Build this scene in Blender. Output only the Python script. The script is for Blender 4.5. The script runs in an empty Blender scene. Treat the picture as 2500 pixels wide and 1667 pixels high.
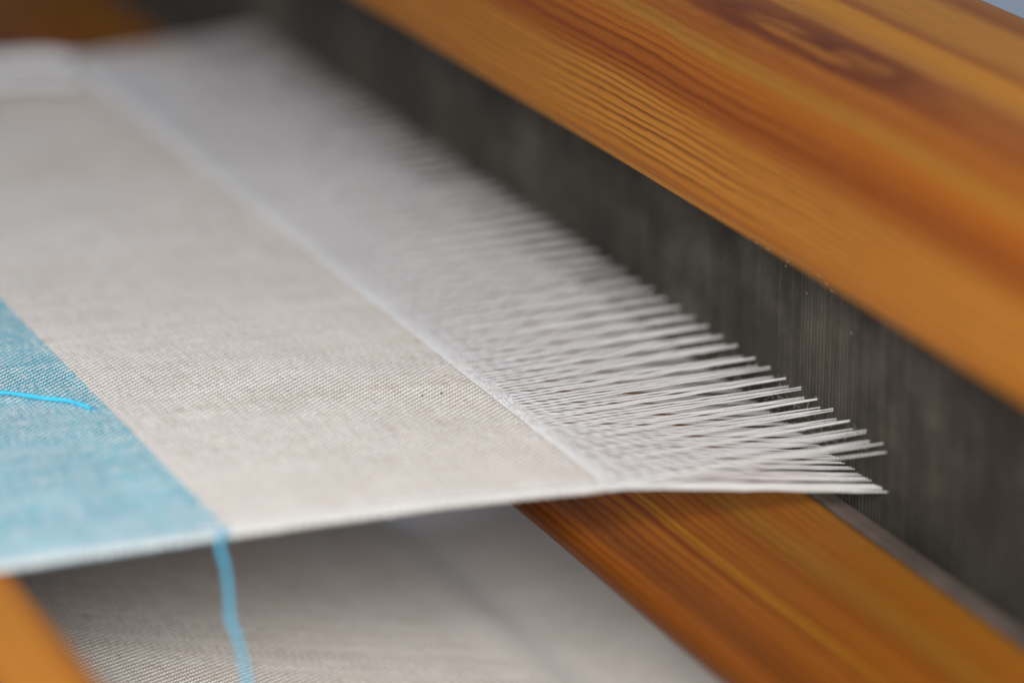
import bpy, math, random
import numpy as np
from mathutils import Matrix, Vector

rng = np.random.default_rng(7)
random.seed(7)
S = 0.01                      # one scene unit = 100 mm; everything below is written in millimetres
scene = bpy.context.scene
COL = scene.collection

# ------------------------------------------------------------------ camera
cam_d = bpy.data.cameras.new('camera')
cam = bpy.data.objects.new('camera', cam_d); COL.objects.link(cam)
right = Vector((0.91540, -0.40255, 0.0)); right.normalize()
fwd = Vector((0.38100, 0.86450, -0.32800)); fwd.normalize()
right = (right - fwd * right.dot(fwd)).normalized()
up = right.cross(fwd)
rot = Matrix((right, up, -fwd)).transposed()
cam.matrix_world = Matrix.Translation(Vector((-172.936, -383.134, 152.184)) * S) @ rot.to_4x4()
cam_d.sensor_width = 36.0
cam_d.lens = 133.78
cam_d.clip_start = 0.05
cam_d.clip_end = 200.0
cam_d.dof.use_dof = True
cam_d.dof.focus_distance = 4.49
cam_d.dof.aperture_fstop = 0.80
cam_d.dof.aperture_blades = 0
scene.camera = cam

# ------------------------------------------------------------------ world, light, exposure
w = bpy.data.worlds.new('World'); scene.world = w; w.use_nodes = True
bg = w.node_tree.nodes['Background']
bg.inputs[0].default_value = (0.66, 0.79, 1.0, 1)
bg.inputs[1].default_value = 0.33
def area(name, loc, target, size, power, color, size_y=None):
    d = bpy.data.lights.new(name, 'AREA'); d.energy = power; d.color = color
    d.shape = 'RECTANGLE'; d.size = size; d.size_y = size_y or size
    o = bpy.data.objects.new(name, d); COL.objects.link(o)
    o.location = Vector(loc) * S
    o.rotation_euler = (Vector(target) - Vector(loc)).to_track_quat('-Z', 'Y').to_euler()
    return o
wl = area('window_light', (-215, -400, 205), (-130, -250, -50), 2.0, 176, (1.0, 0.985, 0.95), 1.6)
wl.data.spread = math.radians(120)
scene.view_settings.view_transform = 'Standard'
scene.view_settings.look = 'None'
scene.view_settings.exposure = 0.0
scene.view_settings.gamma = 1.0
scene.cycles.use_denoising = True
scene.cycles.max_bounces = 6

# ------------------------------------------------------------------ helpers
def mesh(name, verts, faces, mat=None, smooth=True, uv=None):
    me = bpy.data.meshes.new(name)
    v = np.asarray(verts, dtype=np.float32) * S
    f = np.asarray(faces, dtype=np.int32)
    n = f.shape[1]
    me.vertices.add(len(v)); me.vertices.foreach_set('co', v.ravel())
    me.loops.add(f.size); me.loops.foreach_set('vertex_index', f.ravel())
    me.polygons.add(len(f))
    me.polygons.foreach_set('loop_start', np.arange(0, f.size, n, dtype=np.int32))
    me.polygons.foreach_set('loop_total', np.full(len(f), n, dtype=np.int32))
    me.update(calc_edges=True)
    if smooth:
        me.polygons.foreach_set('use_smooth', np.ones(len(f), dtype=bool))
    if uv is not None:
        l = me.uv_layers.new(name='UVMap')
        l.data.foreach_set('uv', np.asarray(uv, dtype=np.float32)[f.ravel()].ravel())
    if mat: me.materials.append(mat)
    me.validate()
    return me

def obj(name, me, parent=None, loc=None, label=None, cat=None, kind=None, group=None):
    o = bpy.data.objects.new(name, me); COL.objects.link(o)
    if parent is not None: o.parent = parent
    if loc is not None: o.location = Vector(loc) * S
    tag(o, label, cat, kind, group)
    return o

def tag(o, label=None, cat=None, kind=None, group=None):
    if label: o['label'] = label
    if cat: o['category'] = cat
    if kind: o['kind'] = kind
    if group: o['group'] = group

def grid_faces(n, k, off=0, closed=True):
    i = np.arange(n - 1)[:, None]; j = np.arange(k if closed else k - 1)[None, :]
    a = i * k + j; b = i * k + (j + 1) % k
    return (np.stack([a, b, b + k, a + k], -1).reshape(-1, 4) + off)

def frames(p, ref=(0, 1, 0)):
    t = np.gradient(p, axis=0); t /= np.linalg.norm(t, axis=1)[:, None] + 1e-9
    r = np.tile(np.array(ref, float), (len(p), 1))
    b = r - t * (r * t).sum(1)[:, None]; b /= np.linalg.norm(b, axis=1)[:, None] + 1e-9
    n = np.cross(b, t)
    return t, b, n

def yarn(p, rb, rn, k=8, twist=None, ply=0.0, ref=(0, 1, 0), jit=0.0):
    """tube along p; rb, rn = half widths across and up; plied cross-section turning along the length"""
    t, b, n = frames(p, ref)
    s = np.r_[0, np.cumsum(np.linalg.norm(np.diff(p, axis=0), axis=1))]
    th = np.arange(k) / k * 2 * np.pi
    if twist:
        wob = np.interp(s, np.linspace(0, s[-1], 40), rng.uniform(-.5, .5, 40))
        rad = 1 + ply * np.cos(2 * (th[None, :] - 2 * np.pi * s[:, None] / twist) + wob[:, None])
    else:
        rad = np.ones((len(p), k))
    if jit:
        m = max(8, int(s[-1] / 1.5))
        rad = rad * (1 + jit * np.interp(s, np.linspace(0, s[-1], m), rng.normal(0, 1, m)))[:, None]
    rb = np.broadcast_to(np.asarray(rb, float), (len(p),)); rn = np.broadcast_to(np.asarray(rn, float), (len(p),))
    v = p[:, None, :] + (rad * np.cos(th))[..., None] * (b * rb[:, None])[:, None, :] \
        + (rad * np.sin(th))[..., None] * (n * rn[:, None])[:, None, :]
    return v.reshape(-1, 3), grid_faces(len(p), k)

def smooth_line(p, n):
    """Catmull-Rom through the points p, n samples each"""
    p = np.array(p, float); q = np.vstack([2 * p[0] - p[1], p, 2 * p[-1] - p[-2]])
    out = []
    for i in range(1, len(q) - 2):
        t = np.linspace(0, 1, n, endpoint=False)[:, None]
        out.append(.5 * ((2 * q[i]) + (-q[i-1] + q[i+1]) * t + (2*q[i-1] - 5*q[i] + 4*q[i+1] - q[i+2]) * t**2
                   + (-q[i-1] + 3*q[i] - 3*q[i+1] + q[i+2]) * t**3))
    return np.vstack(out + [p[-1:]])

def box_mesh(name, x0, x1, y0, y1, z0, z1, mat):
    v = [(x, y, z) for x in (x0, x1) for y in (y0, y1) for z in (z0, z1)]
    f = [(0, 1, 3, 2), (4, 6, 7, 5), (0, 4, 5, 1), (2, 3, 7, 6), (0, 2, 6, 4), (1, 5, 7, 3)]
    return mesh(name, v, f, mat, smooth=False)

def prof(pts, r, step=.4, n=3):
    p = np.array(pts, float); d = np.r_[0, np.cumsum(np.hypot(*np.diff(p, axis=0).T))]
    s = np.arange(0, d[-1], step); q = np.c_[np.interp(s, d, p[:, 0]), np.interp(s, d, p[:, 1])]
    k = max(1, int(r / step))
    for _ in range(n):
        wv = np.pad(q, ((k, k), (0, 0)), mode='edge')
        wv[:k] = 2 * q[0] - q[1:k+1][::-1]; wv[-k:] = 2 * q[-1] - q[-k-1:-1][::-1]
        q = np.array([wv[i:i+2*k+1].mean(0) for i in range(len(q))])
    return q

def extrude(name, pr, closing, y0, y1, mat, wob=0.06, ny=60, parent=None):
    """beam: profile pr (x, z) that shows, closed by the corner points 'closing', run along y; UV = (y, arc) in mm"""
    q = np.vstack([pr, np.array(closing, float).reshape(-1, 2)])
    arc = np.r_[0, np.cumsum(np.hypot(*np.diff(q, axis=0).T))]
    ys = np.linspace(y0, y1, ny); m = len(q)
    ph = rng.uniform(0, 6, 3)
    dz = wob * (np.sin(ys / 23 + ph[0]) + .6 * np.sin(ys / 9.7 + ph[1]))
    v = np.zeros((ny, m, 3)); v[..., 0] = q[None, :, 0] + .5 * dz[:, None]; v[..., 2] = q[None, :, 1] + dz[:, None]
    v[..., 1] = ys[:, None]
    uv = np.zeros((ny, m, 2)); uv[..., 0] = ys[:, None]; uv[..., 1] = arc[None, :]
    me = mesh(name, v.reshape(-1, 3), grid_faces(ny, m), mat, True, uv.reshape(-1, 2))
    import bmesh
    bm = bmesh.new(); bm.from_mesh(me); bm.verts.ensure_lookup_table()
    for base in (0, (ny - 1) * m):
        try: bm.faces.new([bm.verts[base + i] for i in range(m)])
        except ValueError: pass
    bmesh.ops.recalc_face_normals(bm, faces=bm.faces)
    for e in bm.edges:
        if len(e.link_faces) == 2 and e.calc_face_angle(0) > math.radians(38): e.smooth = False
    bm.to_mesh(me); bm.free()
    return me

# ------------------------------------------------------------------ materials
class NT:
    def __init__(s, name):
        s.m = bpy.data.materials.new(name); s.m.use_nodes = True
        s.t = s.m.node_tree; s.n = s.t.nodes; s.b = s.n['Principled BSDF']
    def link(s, a, b): s.t.links.new(a, b)
    def put(s, sock, val):
        if isinstance(val, (int, float, tuple, list)):
            sock.default_value = val if not isinstance(val, (tuple, list)) or len(val) != 3 or len(sock.default_value) == 3 else (*val, 1)
        else: s.link(val, sock)
    def math(s, op, a, b=0.0, c=None, clamp=False):
        n = s.n.new('ShaderNodeMath'); n.operation = op; n.use_clamp = clamp
        s.put(n.inputs[0], a); s.put(n.inputs[1], b)
        if c is not None: s.put(n.inputs[2], c)
        return n.outputs[0]
    def xyz(s, v):
        n = s.n.new('ShaderNodeSeparateXYZ'); s.link(v, n.inputs[0]); return n.outputs
    def comb(s, x=0.0, y=0.0, z=0.0):
        n = s.n.new('ShaderNodeCombineXYZ')
        for i, q in enumerate((x, y, z)): s.put(n.inputs[i], q)
        return n.outputs[0]
    def noise(s, vec, scale, detail=3.0, rough=.5, dist=0.0):
        n = s.n.new('ShaderNodeTexNoise'); s.link(vec, n.inputs['Vector'])
        n.inputs['Scale'].default_value = scale; n.inputs['Detail'].default_value = detail
        n.inputs['Roughness'].default_value = rough; n.inputs['Distortion'].default_value = dist
        return n.outputs[0]
    def ramp(s, fac, stops, interp='LINEAR'):
        n = s.n.new('ShaderNodeValToRGB'); n.color_ramp.interpolation = interp; e = n.color_ramp.elements
        while len(e) > 1: e.remove(e[0])
        e[0].position = stops[0][0]; e[0].color = (*stops[0][1], 1) if isinstance(stops[0][1], tuple) else (*[stops[0][1]]*3, 1)
        for p, c in stops[1:]:
            q = e.new(p); q.color = (*c, 1) if isinstance(c, tuple) else (c, c, c, 1)
        s.put(n.inputs[0], fac); return n.outputs[0]
    def mix(s, fac, a, b, mode='MIX'):
        n = s.n.new('ShaderNodeMix'); n.data_type = 'RGBA'; n.blend_type = mode
        s.put(n.inputs[0], fac); s.put(n.inputs[6], a); s.put(n.inputs[7], b); return n.outputs[2]
    def tex(s, out): return s.n.new('ShaderNodeTexCoord').outputs[out]
    def info(s, out): return s.n.new('ShaderNodeObjectInfo').outputs[out]
    def bump(s, h, strength, dist):
        n = s.n.new('ShaderNodeBump'); n.inputs['Strength'].default_value = strength; n.inputs['Distance'].default_value = dist
        s.link(h, n.inputs['Height']); s.link(n.outputs[0], s.b.inputs['Normal'])
    def set(s, **k):
        for q, v in k.items(): s.put(s.b.inputs[q.replace('_', ' ')], v)

def srgb(r, g, b):
    f = lambda c: (c/255/12.92) if c/255 <= .04045 else ((c/255+.055)/1.055)**2.4
    return (f(r), f(g), f(b))

def yarn_mat(name, c1, c2, speck=None, speck_amt=0.0, rough=.85, sheen=.25):
    n = NT(name)
    pos = n.n.new('ShaderNodeNewGeometry').outputs['Position']
    f1 = n.noise(pos, 9.0, 4.0, .6)
    f2 = n.noise(pos, 120.0, 3.0, .6)
    f = n.math('ADD', n.math('MULTIPLY', f1, .55), n.math('MULTIPLY', f2, .45))
    f = n.math('ADD', f, n.math('MULTIPLY', n.math('SUBTRACT', n.info('Random'), .5), .14))
    c = n.ramp(f, [(.25, c1), (.75, c2)])
    if speck:
        sp = n.noise(pos, 55.0, 2.0, .5)
        m = n.ramp(sp, [(.60, 0.0), (.70, speck_amt)])
        c = n.mix(m, c, speck)
    n.put(n.b.inputs['Base Color'], c)
    n.set(Roughness=rough)
    n.b.inputs['Sheen Weight'].default_value = sheen
    n.b.inputs['Specular IOR Level'].default_value = .2
    n.bump(n.noise(pos, 260.0, 2.0, .7), .5, .0006)
    return n.m

M_warp = yarn_mat('warp_cotton', (.75, .735, .738), (.93, .915, .918), (.45, .35, .27), .10)
M_linen = yarn_mat('linen_weft', (.46, .375, .28), (.69, .585, .47), (.40, .27, .17), .40)
M_blue = yarn_mat('blue_weft', (.008, .26, .37), (.05, .47, .57), (.55, .62, .62), .5)
M_bluethread = yarn_mat('blue_thread', (.06, .60, .90), (.09, .72, .98))
M_bluetail_shaded = yarn_mat('blue_tail_shaded', (.05, .38, .58), (.10, .52, .72), (.4, .6, .65), .25)  # same blue yarn, its shade put into a duller colour
M_white = yarn_mat('selvedge_cotton', (.78, .77, .74), (.90, .89, .86))
M_fuzz = yarn_mat('lint', (.75, .73, .70), (.85, .83, .80))

C = dict(light=srgb(184, 121, 52), lt2=srgb(172, 106, 40), mid=srgb(158, 90, 34), olive=srgb(160, 112, 50), red=srgb(140, 72, 30),
         dark=srgb(102, 45, 15), yel=srgb(184, 126, 42), bright=srgb(200, 132, 44), brown=srgb(132, 76, 32))

C = {k: (v[0] * 1.04, v[1] * .98, v[2] * .62) for k, v in C.items()}

def wood(name, bands, vmax, ring_mask, ring_period=1.0, knots=(), seed=0.0, rough=.42, line_amt=.8, gain=1.25, wig=1.0):
    n = NT(name)
    uv = n.xyz(n.tex('UV')); y, v = uv[0], uv[1]
    # slow wander of the grain along the beam
    low = n.noise(n.comb(n.math('MULTIPLY', y, .012), n.math('MULTIPLY', v, .035), seed), 1.0, 2.0, .5)
    v1 = n.math('ADD', v, n.math('MULTIPLY', n.math('SUBTRACT', low, .5), 3.2 * wig))
    fine = n.noise(n.comb(n.math('MULTIPLY', y, .14), n.math('MULTIPLY', v, .5), seed + 3), 1.0, 3.0, .6)
    v2 = n.math('ADD', v1, n.math('MULTIPLY', n.math('SUBTRACT', fine, .5), .55))
    base = n.ramp(n.math('DIVIDE', v2, vmax), [(p / vmax, tuple(gain * q for q in C[c])) for p, c in bands])
    # broad streaks
    st = n.noise(n.comb(n.math('MULTIPLY', y, .006), n.math('MULTIPLY', v1, .30), seed + 7), 1.0, 4.0, .6)
    base = n.mix(n.ramp(st, [(.46, 0.0), (.70, .26)]), base, tuple(gain * q for q in C['brown']))
    # annual ring lines: asymmetrical sawtooth, uneven spacing and strength
    jit = n.noise(n.comb(0.0, n.math('MULTIPLY', v1, .23), seed + 11), 1.0, 2.0, .5)
    ph = n.math('ADD', n.math('DIVIDE', v2, ring_period), n.math('MULTIPLY', jit, 3.5))
    fr = n.math('FRACT', ph)
    line = n.ramp(fr, [(0.0, 0.0), (.32, .03), (.58, .8), (.72, 1.0), (.84, .3), (.92, 0.0)])
    amp = n.noise(n.comb(n.math('MULTIPLY', y, .02), n.math('MULTIPLY', v1, .8), seed + 5), 1.0, 2.0, .5)
    amp = n.ramp(amp, [(.3, .6), (.6, 1.0)])
    mask = n.ramp(n.math('DIVIDE', v1, vmax), [(p / vmax, a) for p, a in ring_mask])
    la = n.math('MULTIPLY', n.math('MULTIPLY', line, amp), n.math('MULTIPLY', mask, line_amt), clamp=True)
    base = n.mix(la, base, tuple(gain * q for q in C['dark']))
    # knots
    for (ky, kv, ry, rv, halo, s) in knots:
        wn = n.noise(n.comb(n.math('MULTIPLY', y, .12), n.math('MULTIPLY', v, .25), seed + 20 + s), 1.0, 2.0, .5)
        wn = n.math('MULTIPLY', n.math('SUBTRACT', wn, .5), 1.9)
        dy = n.math('DIVIDE', n.math('SUBTRACT', y, ky), ry)
        dv = n.math('DIVIDE', n.math('SUBTRACT', v, kv), rv)
        d = n.math('SQRT', n.math('ADD', n.math('MULTIPLY', dy, dy), n.math('MULTIPLY', dv, dv)))
        d = n.math('ADD', d, wn)
        base = n.mix(n.ramp(n.math('DIVIDE', d, 3.0), [(.40, halo), (.62, halo * .6), (.95, 0.0)], 'EASE'), base, tuple(gain * q for q in C['dark']))
        base = n.mix(n.ramp(n.math('DIVIDE', d, 3.0), [(.10, .75), (.38, 0.0)], 'EASE'), base, tuple(gain * q for q in C['lt2']))
    # fine fibre streaks and pores
    fb = n.noise(n.comb(n.math('MULTIPLY', y, .25), n.math('MULTIPLY', v1, 9.0), seed + 30), 1.0, 3.0, .6)
    base = n.mix(n.ramp(fb, [(.35, .16), (.55, 0.0)]), base, C['dark'])
    base = n.mix(n.ramp(fb, [(.55, 0.0), (.75, .13)]), base, C['light'])
    n.put(n.b.inputs['Base Color'], base)
    n.put(n.b.inputs['Roughness'], n.ramp(fb, [(.3, rough + .1), (.7, rough - .05)]))
    n.b.inputs['Specular IOR Level'].default_value = .12
    h = n.math('SUBTRACT', n.math('MULTIPLY', fb, .5), n.math('MULTIPLY', la, .5))
    n.bump(h, .35, .0018)
    return n.m

M_cap = wood('rail_pine', [(0, 'lt2'), (1.5, 'light'), (8.6, 'light'), (9.8, 'mid'), (11.5, 'red'), (13.5, 'mid'), (15, 'mid'), (17, 'olive'), (18.6, 'mid'),
                           (20.2, 'mid'), (21, 'lt2'), (22, 'red'), (24, 'mid'), (29, 'mid'), (30, 'light'), (33.4, 'bright'), (35.2, 'bright'), (36.6, 'mid'),
                           (38.5, 'light'), (43, 'bright'), (47, 'bright'), (49.8, 'mid'), (52, 'lt2'), (56, 'bright')][:31], 61.0,
             [(0, .5), (1.5, .9), (8.8, 1.0), (9.4, .9), (13.5, .9), (15.5, .35), (18.5, .35), (22, .1), (36, .1), (60, .2)], 1.02,
             knots=((-7, 25.2, 10, 1.9, .68, 0.0), (-27.5, 25.8, 6.5, 1.7, .75, 3.0), (-17, 24.2, 16, .9, .5, 6.0)), seed=1.3, line_amt=.95)
M_race = wood('race_pine', [(0, 'red'), (4.0, 'brown'), (6, 'mid'), (8, 'brown'), (11, 'mid'), (13, 'lt2'), (14, 'red'), (15.4, 'yel'), (16.6, 'mid'), (18, 'lt2'),
                            (20.5, 'mid'), (23, 'olive'), (27, 'lt2'), (33, 'olive')], 34.0,
              [(0, .5), (7, .9), (18, .7), (26, .35), (34, .3)], 1.25, seed=9.1, line_amt=.9, gain=.86)
M_breast = wood('breast_pine', [(0, 'light'), (20, 'mid'), (40, 'light'), (70, 'mid')], 80.0, [(0, .4), (80, .5)], 2.2, seed=15.0, gain=1.3)
M_roller = wood('roller_pine', [(0, 'light'), (60, 'mid'), (110, 'light')], 120.0, [(0, .4), (110, .5)], 2.6, seed=22.0)

def metal_mat():
    n = NT('tarnished_steel')
    p = n.n.new('ShaderNodeNewGeometry').outputs['Position']
    q = n.xyz(p)
    a = n.noise(p, 3.2, 5.0, .62)
    b = n.noise(p, 22.0, 4.0, .6)
    f = n.math('ADD', n.math('MULTIPLY', a, .75), n.math('MULTIPLY', b, .25))
    f = n.math('ADD', f, n.math('MULTIPLY', n.math('SUBTRACT', n.info('Random'), .5), .05))
    c = n.ramp(f, [(.34, (.028, .023, .019)), (.5, (.07, .062, .05)), (.6, (.12, .107, .086)), (.72, (.20, .178, .14))])
    n.put(n.b.inputs['Base Color'], c)
    n.set(Metallic=.55); n.put(n.b.inputs['Roughness'], n.ramp(b, [(.3, .65), (.7, .42)]))
    n.bump(b, .3, .001)
    return n.m
M_steel = metal_mat()

def plain(name, c1, c2, scale=8.0, rough=.8, metal=0.0):
    n = NT(name); p = n.n.new('ShaderNodeNewGeometry').outputs['Position']
    f = n.noise(p, scale, 5.0, .6)
    n.put(n.b.inputs['Base Color'], n.ramp(f, [(.3, c1), (.7, c2)])); n.set(Roughness=rough, Metallic=metal)
    n.bump(f, .2, .004)
    return n.m
M_rim = plain('reed_rim_wood', (.085, .062, .05), (.15, .115, .095), 14.0)
M_glint = plain('painted_glint', (.7, .68, .62), (.85, .83, .78), 30.0, .35, .6)  # pale colour that paints the glints of light on the reed wires

# ------------------------------------------------------------------ upper rail of the beater
cap_pr = prof([(15.2, 24.3), (15.6, 37), (18, 41), (24, 43.2), (40, 44), (55, 43), (61, 39)], 2)
front_round = prof([(21, 22.6), (16.2, 22.6), (15.2, 24.3)], .5, .25)[:-1]
me = extrude('beater_rail', cap_pr, [(62, 34), (62, 22.6), (21, 22.6), (16.2, 22.7)], -220, 330, M_cap, ny=110)
obj('beater_rail', me, label='broad varnished pine rail with knots, clamped over the top of the steel reed', cat='rail')

# ------------------------------------------------------------------ shuttle race (lower wood beam)
race_pr = prof([(1.5, -18.2), (-.4, -17.6), (-1.0, -16.2), (-.9, -14.4), (.4, -13.6), (24.6, -9.5), (26.2, -11.0)], .7)
me = extrude('shuttle_race', race_pr, [(26.2, -18.2)], -220, 330, M_race, ny=110)
obj('shuttle_race', me, label='striped pine shuttle race beam below the fan of warp threads', cat='beam')

# ------------------------------------------------------------------ reed
reed = obj('weaving_reed', None, loc=(30.5, 0, -18), label='grey steel weaving reed of fine upright wires behind the warp threads', cat='reed')
rim_pr = prof([(26.9, -17.5), (26.9, -11.6), (27.3, -11.1), (29.5, -11.0), (29.9, -11.5), (29.9, -17.5)], .35, .2)
me = extrude('rim', rim_pr, [], -220, 330, M_rim, wob=.03, ny=60)
o = obj('rim', me, reed, loc=(-30.5, 0, 18)); tag(o, label='grey brown wooden rim along the foot of the reed')
PITCH = .8
def wire_mesh(k):
    z0, z1 = -18, 26; x0, x1 = 30.5, 33.4; t = .19
    zs = np.linspace(z0, z1, 23)
    bow = .015 * np.sin(zs / 6.5 + k * 1.7) + .008 * np.sin(zs / 2.9 + k)
    lean = rng.uniform(-.012, .012)
    sec = np.array([(x0 + .10, -t), (x0, -t * .45), (x0, t * .45), (x0 + .10, t), (x1, t), (x1, -t)])
    v = np.zeros((len(zs), 6, 3)); v[..., 0] = sec[:, 0]; v[..., 1] = sec[None, :, 1] + (bow + lean * (zs / 22))[:, None]; v[..., 2] = zs[:, None]
    return v.reshape(-1, 3), grid_faces(len(zs), 6)
wires = [mesh('reed_wire', *wire_mesh(k), M_steel, smooth=False) for k in range(8)]
NW = 300
y_start = -27.5 - .4 - 60 * PITCH
nw_all = 0
rest_v, rest_f, off = [], [], 0
for i in range(560):
    y = y_start + i * PITCH + rng.normal(0, .008)
    if i < NW:
        o = obj('reed_wire', wires[rng.integers(8)], reed, loc=(-30.5 + rng.normal(0, .008), y, 18))
    else:
        v, f = wire_mesh(i % 8); v = v.copy(); v[:, 1] += y
        rest_v.append(v); rest_f.append(f + off); off += len(v)
for i in range(1, 120):
    v, f = wire_mesh(i % 8); v = v.copy(); v[:, 1] += y_start - i * PITCH
    rest_v.append(v); rest_f.append(f + off); off += len(v)
o = obj('reed_wire', mesh('reed_wire_rest', np.vstack(rest_v), np.vstack(rest_f), M_steel, smooth=False), reed, loc=(-30.5, 0, 18)); o['kind'] = 'stuff'
fv, ff = [], []  # added pale slivers in place of specular glints on the wires
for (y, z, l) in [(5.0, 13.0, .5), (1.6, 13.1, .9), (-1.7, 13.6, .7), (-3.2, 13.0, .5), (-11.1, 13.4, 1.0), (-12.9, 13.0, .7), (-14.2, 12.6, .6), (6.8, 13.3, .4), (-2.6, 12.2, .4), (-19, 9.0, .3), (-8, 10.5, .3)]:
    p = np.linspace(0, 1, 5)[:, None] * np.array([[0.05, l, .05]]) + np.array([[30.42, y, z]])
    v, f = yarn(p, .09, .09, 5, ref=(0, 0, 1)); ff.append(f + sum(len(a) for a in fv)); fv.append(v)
obj('wire_glint', mesh('wire_glint', np.vstack(fv), np.vstack(ff), M_glint), reed, loc=(-30.5, 0, 18), kind='stuff')

# ------------------------------------------------------------------ breast beam (orange, lower left corner) and cloth roller
bb_pr = prof([(-119, .2), (-73.9, .2), (-72.2, -1.2), (-72.0, -24), (-73.8, -26), (-119, -26), (-121, -24), (-121, -1.5), (-119.6, .15)], .8)
me = extrude('breast_beam', bb_pr, [], -220, 330, M_breast, ny=80)
obj('breast_beam', me, label='orange pine breast beam the blue striped end of the cloth runs over', cat='beam')
RC = np.array([52.0, -66.8]); RR = 19.5
ang = np.linspace(0, 2 * np.pi, 72, endpoint=False)
rp = np.c_[RC[0] + (RR - 1.2) * np.cos(ang), RC[1] + (RR - 1.2) * np.sin(ang)]
me = extrude('cloth_roller', rp, [], -60, 230, M_roller, wob=0.0, ny=20)
obj('cloth_roller', me, label='round wooden cloth roller low under the shuttle race, wound with finished cloth', cat='roller')

# ------------------------------------------------------------------ the cloth and its threads
WP, Y0, PICK = 4.0 / 9, -27.5, .55
NWARP = 450
FELL = -3.2
LIN = -5.4                 # linen picks end here; a strip of bare warp and one loose white pick follow
# centreline of the cloth in (x, z), from the fell leftwards, over the breast beam and down round the roller
ctrl = [(-3.2, -1.3), (-14, -.6), (-25, 0), (-49, .55), (-75, .85), (-112, .85), (-120, .4), (-122.2, -4), (-122.2, -22), (-120, -26.8), (-112, -27.4),
        (-70, -28.2), (-58, -29.0)]
xs = np.linspace(-56, 6, 15); ctrl += [(x, -29.6 - .23 * (x + 56) - .5 * math.sin((x + 56) / 62 * math.pi)) for x in xs]
ctrl += [(9, -45.0), (12, -46.9), (15, -48.3), (18, -48.7), (22, -48.8), (26, -48.6), (30, -48.2), (36, -47.6), (42, -47.3), (47, -47.2)]
ctrl += [(RC[0] + RR * math.cos(a), RC[1] + RR * math.sin(a)) for a in np.radians(np.linspace(90, -140, 30))]
path = prof(ctrl, 1.4, .25, 2)
arc = np.r_[0, np.cumsum(np.hypot(*np.diff(path, axis=0).T))]
S_END = arc[-1]
def at(s):
    x = np.interp(s, arc, path[:, 0]); z = np.interp(s, arc, path[:, 1])
    h = .3
    tx = np.interp(s + h, arc, path[:, 0]) - np.interp(s - h, arc, path[:, 0]); tz = np.interp(s + h, arc, path[:, 1]) - np.interp(s - h, arc, path[:, 1])
    l = np.hypot(tx, tz) + 1e-9
    return x, z, tx / l, tz / l
s_lin = float(np.interp(-LIN, -path[:60, 0], arc[:60]))
S_LOW = float(arc[np.argmax((path[:, 1] < -28) & (path[:, 0] > -74))])
AMP = .125
cloth = obj('woven_cloth', None, loc=(0, Y0, 0), cat='woven cloth',
            label='beige linen web with a blue band, its white warp threads fanning into the reed')
# nine threads to every five dents of the reed, every other one raised: (gap, side, height, radius)
CLS = [(0, 0, -7.5, .112), (3, -.09, -2.85, .105), (1, 0, -7.6, .112), (3, .05, -2.66, .105), (2, .03, -7.3, .112),
       (4, -.04, -1.90, .112), (3, .02, -7.4, .112), (4, .06, -1.72, .112), (4, 0, -7.5, .112)]
def reed_dy(i):
    return CLS[i % 9][0] * PITCH + CLS[i % 9][1] - (i % 9) * WP + 2 * PITCH
def warp_pts(i, flare, st_shed, st_up, st_low, quiet=False):
    g, side, hz, r = CLS[i % 9]; dy = reed_dy(i) + flare
    dz = hz + rng.normal(0, .06)
    x1 = np.r_[np.arange(70, 34, -3), np.arange(34, FELL, -st_shed)]; t = (x1 - FELL) / (30.5 - FELL); tc = np.clip(t, 0, 1)
    ph = rng.uniform(0, 6, 2); a = rng.uniform(.02, .07)
    z1 = -1.3 + (dz + 1.3) * t + .03 * np.sin(x1 * .8 + ph[0]) * np.sin(tc * np.pi)
    y1 = dy * tc ** .9 + a * np.sin(x1 * .3 + ph[1]) * np.sin(tc * np.pi)
    p1 = np.c_[x1, y1, z1]
    s_a = np.arange(0, 84, st_up); s_b = np.arange(84, S_LOW, 2.0); s_c = np.arange(S_LOW, S_END - 1, st_low)
    s = np.r_[s_a, s_b, s_c]
    x, z, tx, tz = at(s)
    und = AMP * np.cos(np.pi * (s - s_lin) / PICK + np.pi * i) * np.clip((s - s_lin + .4) / .6, 0, 1)
    und[(s >= 84) & (s < S_LOW)] = 0
    wob = np.interp(s, np.linspace(0, S_END, 150), rng.normal(0, .03, 150)) * np.clip(s / 2, 0, 1)
    p2 = np.c_[x + tz * und, wob, z - tx * und]
    p = np.vstack([p1, p2])
    r = r * np.interp(np.r_[x1, np.full(len(s), -99.)], [26.5, 30.6], [.93, .55])
    mixw = np.clip((FELL + 3 - np.r_[x1, np.full(len(s), -99.)]) / 3, 0, 1)
    return p, r * (1 + (.172 / r - 1) * mixw), r * (1 + (.115 / r - 1) * mixw)
def warp_mesh(i, flare=0.0, level=0, thick=1.0):
    p, rb, rn = warp_pts(i, flare, *((.14, .11, .1833), (.5, .1833, .275))[level])
    v, f = yarn(p, rb * thick, rn * thick, (6, 5)[level], twist=(.62, None)[level], ply=.26, jit=.09)
    return mesh('warp_thread', v, f, M_warp)
def flare_of(i): return 7.0 * (max(i, 0) / NWARP) ** 1.6
wm = {}
for i in range(300):
    q = round(flare_of(i) / PITCH); lvl = 0 if q <= 1 else 1
    key = (i % 18, q)
    if key not in wm: wm[key] = warp_mesh(i, q * PITCH, lvl)
    obj('warp_thread', wm[key], cloth, loc=(rng.normal(0, .01), i * WP + rng.normal(0, .022), rng.normal(0, .006)))
fv, ff, off = [], [], 0
for i in range(300, NWARP):
    p, rb, rn = warp_pts(i, round(flare_of(i) / PITCH) * PITCH, 1.0, .275, .9)
    p = p[:-60]; rb = rb[:-60]; rn = rn[:-60]
    v, f = yarn(p, rb * 1.15, rn, 4); v[:, 1] += i * WP; fv.append(v); ff.append(f + off); off += len(v)
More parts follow.
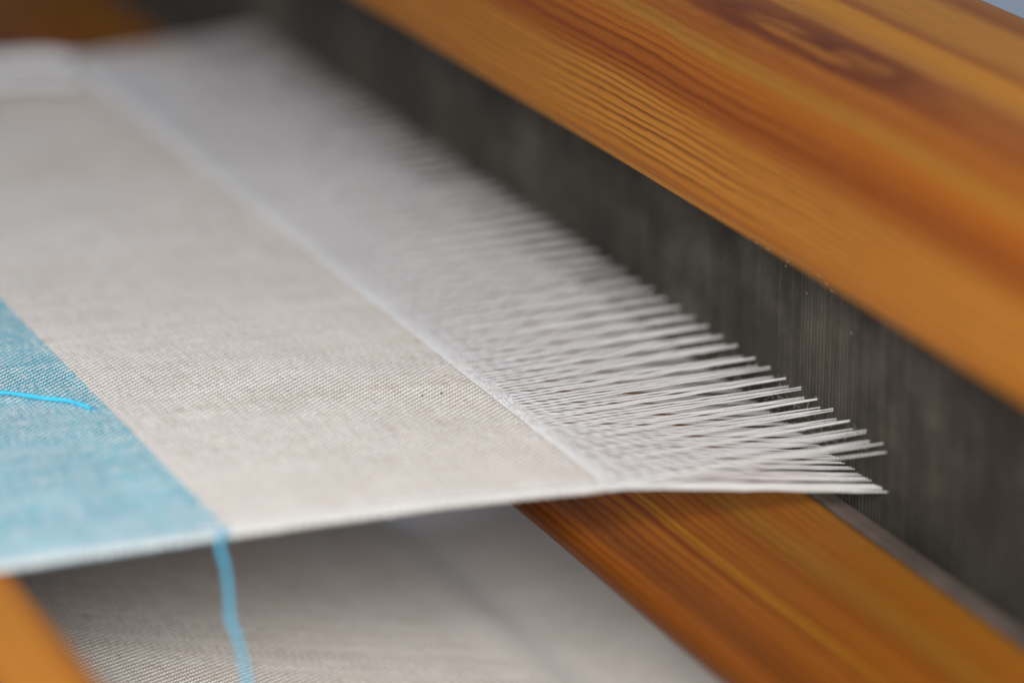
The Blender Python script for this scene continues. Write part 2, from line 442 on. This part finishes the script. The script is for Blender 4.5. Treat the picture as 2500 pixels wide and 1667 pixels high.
obj('warp_thread', mesh('warp_thread_rest', np.vstack(fv), np.vstack(ff), M_warp), cloth, kind='stuff')
# the selvedge: doubled threads crowded at the edge
for k, (y, i, th, tgt) in enumerate([(-1.12, 0, 1.75, -.55), (-.80, 2, 1.9, -.05), (-.42, 4, 1.7, .45), (-.14, 6, 1.3, .9), (-.62, 3, 1.3, .02), (.22, 5, 1.25, .80), (.66, 8, 1.25, 1.2), (1.1, 0, 1.25, 1.65),
                                    (NWARP * WP - .1, 4, 1.6, NWARP * WP + 7.0), (NWARP * WP + .25, 7, 1.6, NWARP * WP + 6.6)]):
    fl = tgt - y - reed_dy(i)
    p, rb, rn = warp_pts(i, fl, .14, .11, .275)
    tw = 1 + (th - 1) * np.clip((6 - p[:, 0]) / 12, .12, 1)
    v, f = yarn(p, rb * tw, rn * tw * 1.25, 6, twist=.9, ply=.22, jit=.08)
    obj('selvedge_thread', mesh('selvedge_thread', v, f, M_white), cloth, loc=(0, y, 0))

def weft_mesh(ph, mat, step=.148, k=6, r=(.30, .125), y1=NWARP * WP + .3, amp=AMP, jx=.022):
    y = np.arange(-1.0, y1, step)
    z = -amp * np.cos(np.pi * y / WP + np.pi * ph) * np.clip((y + .9) / .5, 0, 1)
    x = np.interp(y, np.linspace(-2, y1, 200), rng.normal(0, jx, 200))
    p = np.c_[x, y, z]
    rb = np.full(len(p), r[0]); rn = np.full(len(p), r[1]); rb[0] = rn[0] = .05; rb[1] *= .8
    for _ in range(14):          # slubs of the spun flax
        yc = rng.uniform(0, y1); a = rng.uniform(.05, .22); wd = rng.uniform(.6, 3)
        g = a * np.exp(-((y - yc) / wd) ** 2); rn = rn * (1 + g); rb = rb * (1 + .3 * g)
    v, f = yarn(p, rb, rn, k, ref=(1, 0, 0), jit=.08)
    return mesh('weft_thread', v, f, mat)
wf = {(m, ph): [weft_mesh(ph, mat, r=rr, amp=am) for _ in range(3)] for m, mat, rr, am in (('l', M_linen, (.30, .125), AMP), ('b', M_blue, (.305, .148), AMP * 1.15)) for ph in (0, 1)}
count = 0
for j in range(0, int((82 - s_lin) / PICK)):
    s = s_lin + j * PICK
    x, z, tx, tz = [float(a) for a in at(s)]
    key = 'b' if x < -48.9 else 'l'
    obj('weft_thread', wf[(key, j % 2)][rng.integers(3)], cloth, loc=(x, 0, z)).rotation_euler = (0, math.atan2(tz, -tx), 0)
    count += 1
for k, (sp, rr) in enumerate([(.15, (.20, .10)), (.75, (.15, .08)), (1.45, (.17, .09))]):
    x, z, tx, tz = [float(a) for a in at(sp)]
    o = obj('weft_thread', weft_mesh(k % 2, M_white, r=rr, amp=.11, jx=.17), cloth, loc=(x, 0, z)); o['label'] = 'thin loose white pick at the open end of the web'; count += 1
lowm = {ph: [weft_mesh(ph, M_linen, .222, 5, y1=140) for _ in range(2)] for ph in (0, 1)}
j0 = int((S_LOW - s_lin) / PICK) + 1
for j in range(j0, j0 + 300 - count):
    s = s_lin + j * PICK
    if s > S_END - 2: break
    x, z, tx, tz = [float(a) for a in at(s)]
    obj('weft_thread', lowm[j % 2][rng.integers(2)], cloth, loc=(x, 0, z)).rotation_euler = (0, math.atan2(tz, -tx), 0)
sv, sf, off = [], [], 0
y = np.arange(-1, 105, .222)
for j in range(j0 + 300 - count, int((S_END - 2 - s_lin) / PICK)):
    s = s_lin + j * PICK; x, z, tx, tz = [float(a) for a in at(s)]
    sg = -AMP * np.cos(np.pi * y / WP + np.pi * (j % 2))
    v, f = yarn(np.c_[x + tz * sg, y, z - tx * sg], .31, .14, 4, ref=(tx, 0, tz)); sv.append(v); sf.append(f + off); off += len(v)
if sv: obj('weft_thread', mesh('weft_rest', np.vstack(sv), np.vstack(sf), M_linen), cloth, kind='stuff')

# picks on the stretch over the breast beam
for mat, s0, s1 in ((M_blue, 82.3, 92), (M_linen, 92, S_LOW)):
    sv, sf, off = [], [], 0
    y = np.arange(-1, NWARP * WP + .2, .444)
    for q in np.arange(s0, s1, PICK):
        x, z, tx, tz = [float(v) for v in at(q)]
        sg = .07 + .09 * np.cos(np.pi * np.round(y / WP) + np.pi * round(q / PICK))
        v, f = yarn(np.c_[x + tz * sg, y, z - tx * sg], .30, .12, 4, ref=(tx, 0, tz)); sv.append(v); sf.append(f + off); off += len(v)
    obj('weft_thread', mesh('weft_rest', np.vstack(sv), np.vstack(sf), mat), cloth, kind='stuff')

# the weft turning round the edge thread at both ends of two picks
for nm, mat, sel in (('weft_loops', M_linen, lambda x: x >= -48.9), ('weft_loops', M_blue, lambda x: x < -48.9)):
    lv, lf, off = [], [], 0
    for j in range(0, int((82 - s_lin) / PICK), 2):
        s = s_lin + (j + .5) * PICK; x, z, tx, tz = [float(a) for a in at(s)]
        if not sel(x): continue
        a = np.linspace(-.2, np.pi + .2, 9); e = rng.uniform(.30, .55)
        v, f = yarn(np.c_[x + .27 * np.cos(a), -1.12 - e * np.sin(a), z + .05 * np.cos(a) + rng.uniform(-.05, .05)], .15, .13, 5, ref=(0, 0, 1), jit=.1)
        lv.append(v); lf.append(f + off); off += len(v)
    obj(nm, mesh(nm, np.vstack(lv), np.vstack(lf), mat), cloth, kind='stuff')

# lint: short loose fibres standing off the threads
lv, lf, off = [], [], 0
def fibre(p0, d, L, r, bend):
    global off
    t = np.linspace(0, 1, 6)[:, None]
    p = p0 + d * L * t + bend * L * t ** 2
    v, f = yarn(p, r, r, 3, ref=(.3, .2, .9)); lv.append(v); lf.append(f + off); off += len(v)
for _ in range(2600):
    i = rng.integers(0, 220) if rng.random() < .85 else rng.integers(0, NWARP); i = (i // 9) * 9 + (1, 3, 5, 7)[rng.integers(4)]
    x = FELL + (30.5 - FELL) * rng.random() ** .7; t = (x - FELL) / (30.5 - FELL)
    p0 = np.array([x, i * WP + (reed_dy(i) + flare_of(i)) * t, -1.3 + (CLS[i % 9][2] + 1.3) * t + rng.uniform(-.15, .2)])
    d = rng.normal(0, 1, 3); d[0] *= .7; d /= np.linalg.norm(d)
    fibre(p0, d, rng.uniform(.25, .9), rng.uniform(.007, .013), rng.normal(0, .4, 3))
for _ in range(2600):
    s = rng.uniform(0, 78); x, z, tx, tz = [float(a) for a in at(s)]
    p0 = np.array([x, rng.uniform(-.8, 120), z + .25]); d = rng.normal(0, 1, 3); d[2] = abs(d[2]) * .5; d /= np.linalg.norm(d)
    fibre(p0, d, rng.uniform(.3, 1.1), rng.uniform(.010, .018), rng.normal(0, .4, 3) * np.array([1, 1, .3]))
for _ in range(1900):
    x, z, tx, tz = [float(a) for a in at(rng.uniform(0, 1.2))]
    d = rng.normal(0, 1, 3); d[2] = abs(d[2]) * .5; d /= np.linalg.norm(d)
    fibre(np.array([x, rng.uniform(-.6, 180), z + .12]), d, rng.uniform(.3, 1.0), rng.uniform(.012, .02), rng.normal(0, .5, 3) * np.array([1, 1, .3]))
obj('lint', mesh('lint', np.vstack(lv), np.vstack(lf), M_fuzz), cloth, kind='stuff')
# dark flecks of bark caught in the linen
M_bark = plain('bark_fleck', (.03, .02, .015), (.07, .045, .03), 40, .9)
lv, lf, off = [], [], 0
for _ in range(45):
    s = rng.uniform(2, 78); x, z, _a, _b = [float(a) for a in at(s)]
    p0 = np.array([x, rng.uniform(0, 70), z + .2]); d = rng.normal(0, 1, 3); d[2] *= .1; d /= np.linalg.norm(d)
    fibre(p0, d, rng.uniform(.2, .5), rng.uniform(.02, .045), rng.normal(0, .3, 3) * np.array([1, 1, .1]))
for (x, y) in [(-13.5, 4.9 - Y0), (-11.1, 4.8 - Y0)]:
    fibre(np.array([x, y, -.2]), np.array([.6, .6, .2]), .35, .09, np.zeros(3))
obj('bark_fleck', mesh('bark_fleck', np.vstack(lv), np.vstack(lf), M_bark), cloth, kind='stuff')

# ------------------------------------------------------------------ loose blue threads
def strand(name, pts, r, mat, n=14, ref=(0, 0, 1), label=None, cat=None, plies=.18, group=None):
    p = smooth_line(pts, n)
    d = np.r_[0, np.cumsum(np.linalg.norm(np.diff(p, axis=0), axis=1))]; s = np.arange(0, d[-1], .12)
    p = np.c_[[np.interp(s, d, p[:, a]) for a in range(3)]].T
    rr = np.full(len(p), r); rr[0] *= .4; rr[-1] *= .3; rr[-2] *= .7
    v, f = yarn(p, rr, rr, 10, twist=r * 3.4, ply=plies, ref=ref, jit=.07)
    o = obj(name, mesh(name, v, f, mat), label=label, cat=cat, group=group)
    hv, hf, off = [], [], 0
    for k in range(260):
        q = p[rng.integers(len(p))] if k < 220 else p[-1 - rng.integers(4)]
        d = rng.normal(0, 1, 3); d /= np.linalg.norm(d); t = np.linspace(0, 1, 6)[:, None]; L = rng.uniform(.3, 1.0)
        if k >= 220: d = d * .4 + (p[-1] - p[-8]) / np.linalg.norm(p[-1] - p[-8]); L *= 1.3
        v, f = yarn(q + d * r * .7 + d * L * t + rng.normal(0, .35, 3) * L * t ** 2, .012, .012, 3, ref=(.3, .2, .9)); hv.append(v); hf.append(f + off); off += len(v)
    obj('fuzz', mesh('fuzz', np.vstack(hv), np.vstack(hf), mat), o, kind='stuff')
    return o
strand('blue_thread', [(-74, 20, 2.2), (-66, 23.0, 1.9), (-59.9, 21.6, 1.5), (-57.5, 19.8, 1.45), (-55.4, 17.9, 1.35), (-53.2, 16.4, 1.25), (-52.0, 14.8, 1.1), (-51.2, 13.6, .95)],
       .24, M_bluethread, ref=(0, 0, 1), label='short bright blue thread end lying loose on the blue band of cloth', cat='thread')
strand('blue_thread', [(-48.9, -27.0, .2), (-49.4, -28.0, .7), (-50.5, -28.9, .8), (-50.8, -29.6, -.5), (-50.6, -30.6, -2.3), (-50.7, -31.7, -5.1), (-50.9, -32.5, -7.3), (-50.4, -33.4, -9.6), (-50.1, -35.2, -13.7), (-49.8, -37.5, -20), (-49.6, -39, -32)],
       .28, M_bluetail_shaded, ref=(1, 0, 0), label='shade-toned blue yarn tail hanging down from the near selvedge of the cloth', cat='thread')

# ------------------------------------------------------------------ tuft of white yarn on the far edge
tuft = obj('yarn_tuft', None, loc=(-25, 158, 3), label='blurred tuft of white cotton yarn lying on the far edge of the cloth', cat='yarn')
for k in range(5):
    if k < 3:
        y = 150 + rng.uniform(-3.5, 3.5); z = 1.7 + rng.uniform(-.3, .8); xe = -9 + rng.uniform(-5, 2)
        pts = [(-62, y + rng.uniform(-4, 4), z), (-45, y + rng.uniform(-2, 2), z + .5), (-30, y, z + rng.uniform(-.5, .8)), (-18, y + rng.uniform(-1, 1), z), (xe, y + rng.uniform(-2, 1), 1.5)]
    else:
        y = 163 + rng.uniform(-3, 3); z = 1.8 + rng.uniform(-.6, 1.2); xe = -5 + rng.uniform(-5, 1)
        pts = [(-60, y, z), (-42, y - 2, z), (-26, y + rng.uniform(-1, 1), z + .6), (-12, y, z + .4), (xe, y - 3, 1.5)]
    p = smooth_line(pts, 14)
    v, f = yarn(p - np.array([-25, 158, 3]), 1.0, .6, 8, twist=6, ply=.12, jit=.1)
    obj('strand', mesh('strand', v, f, M_warp), tuft)
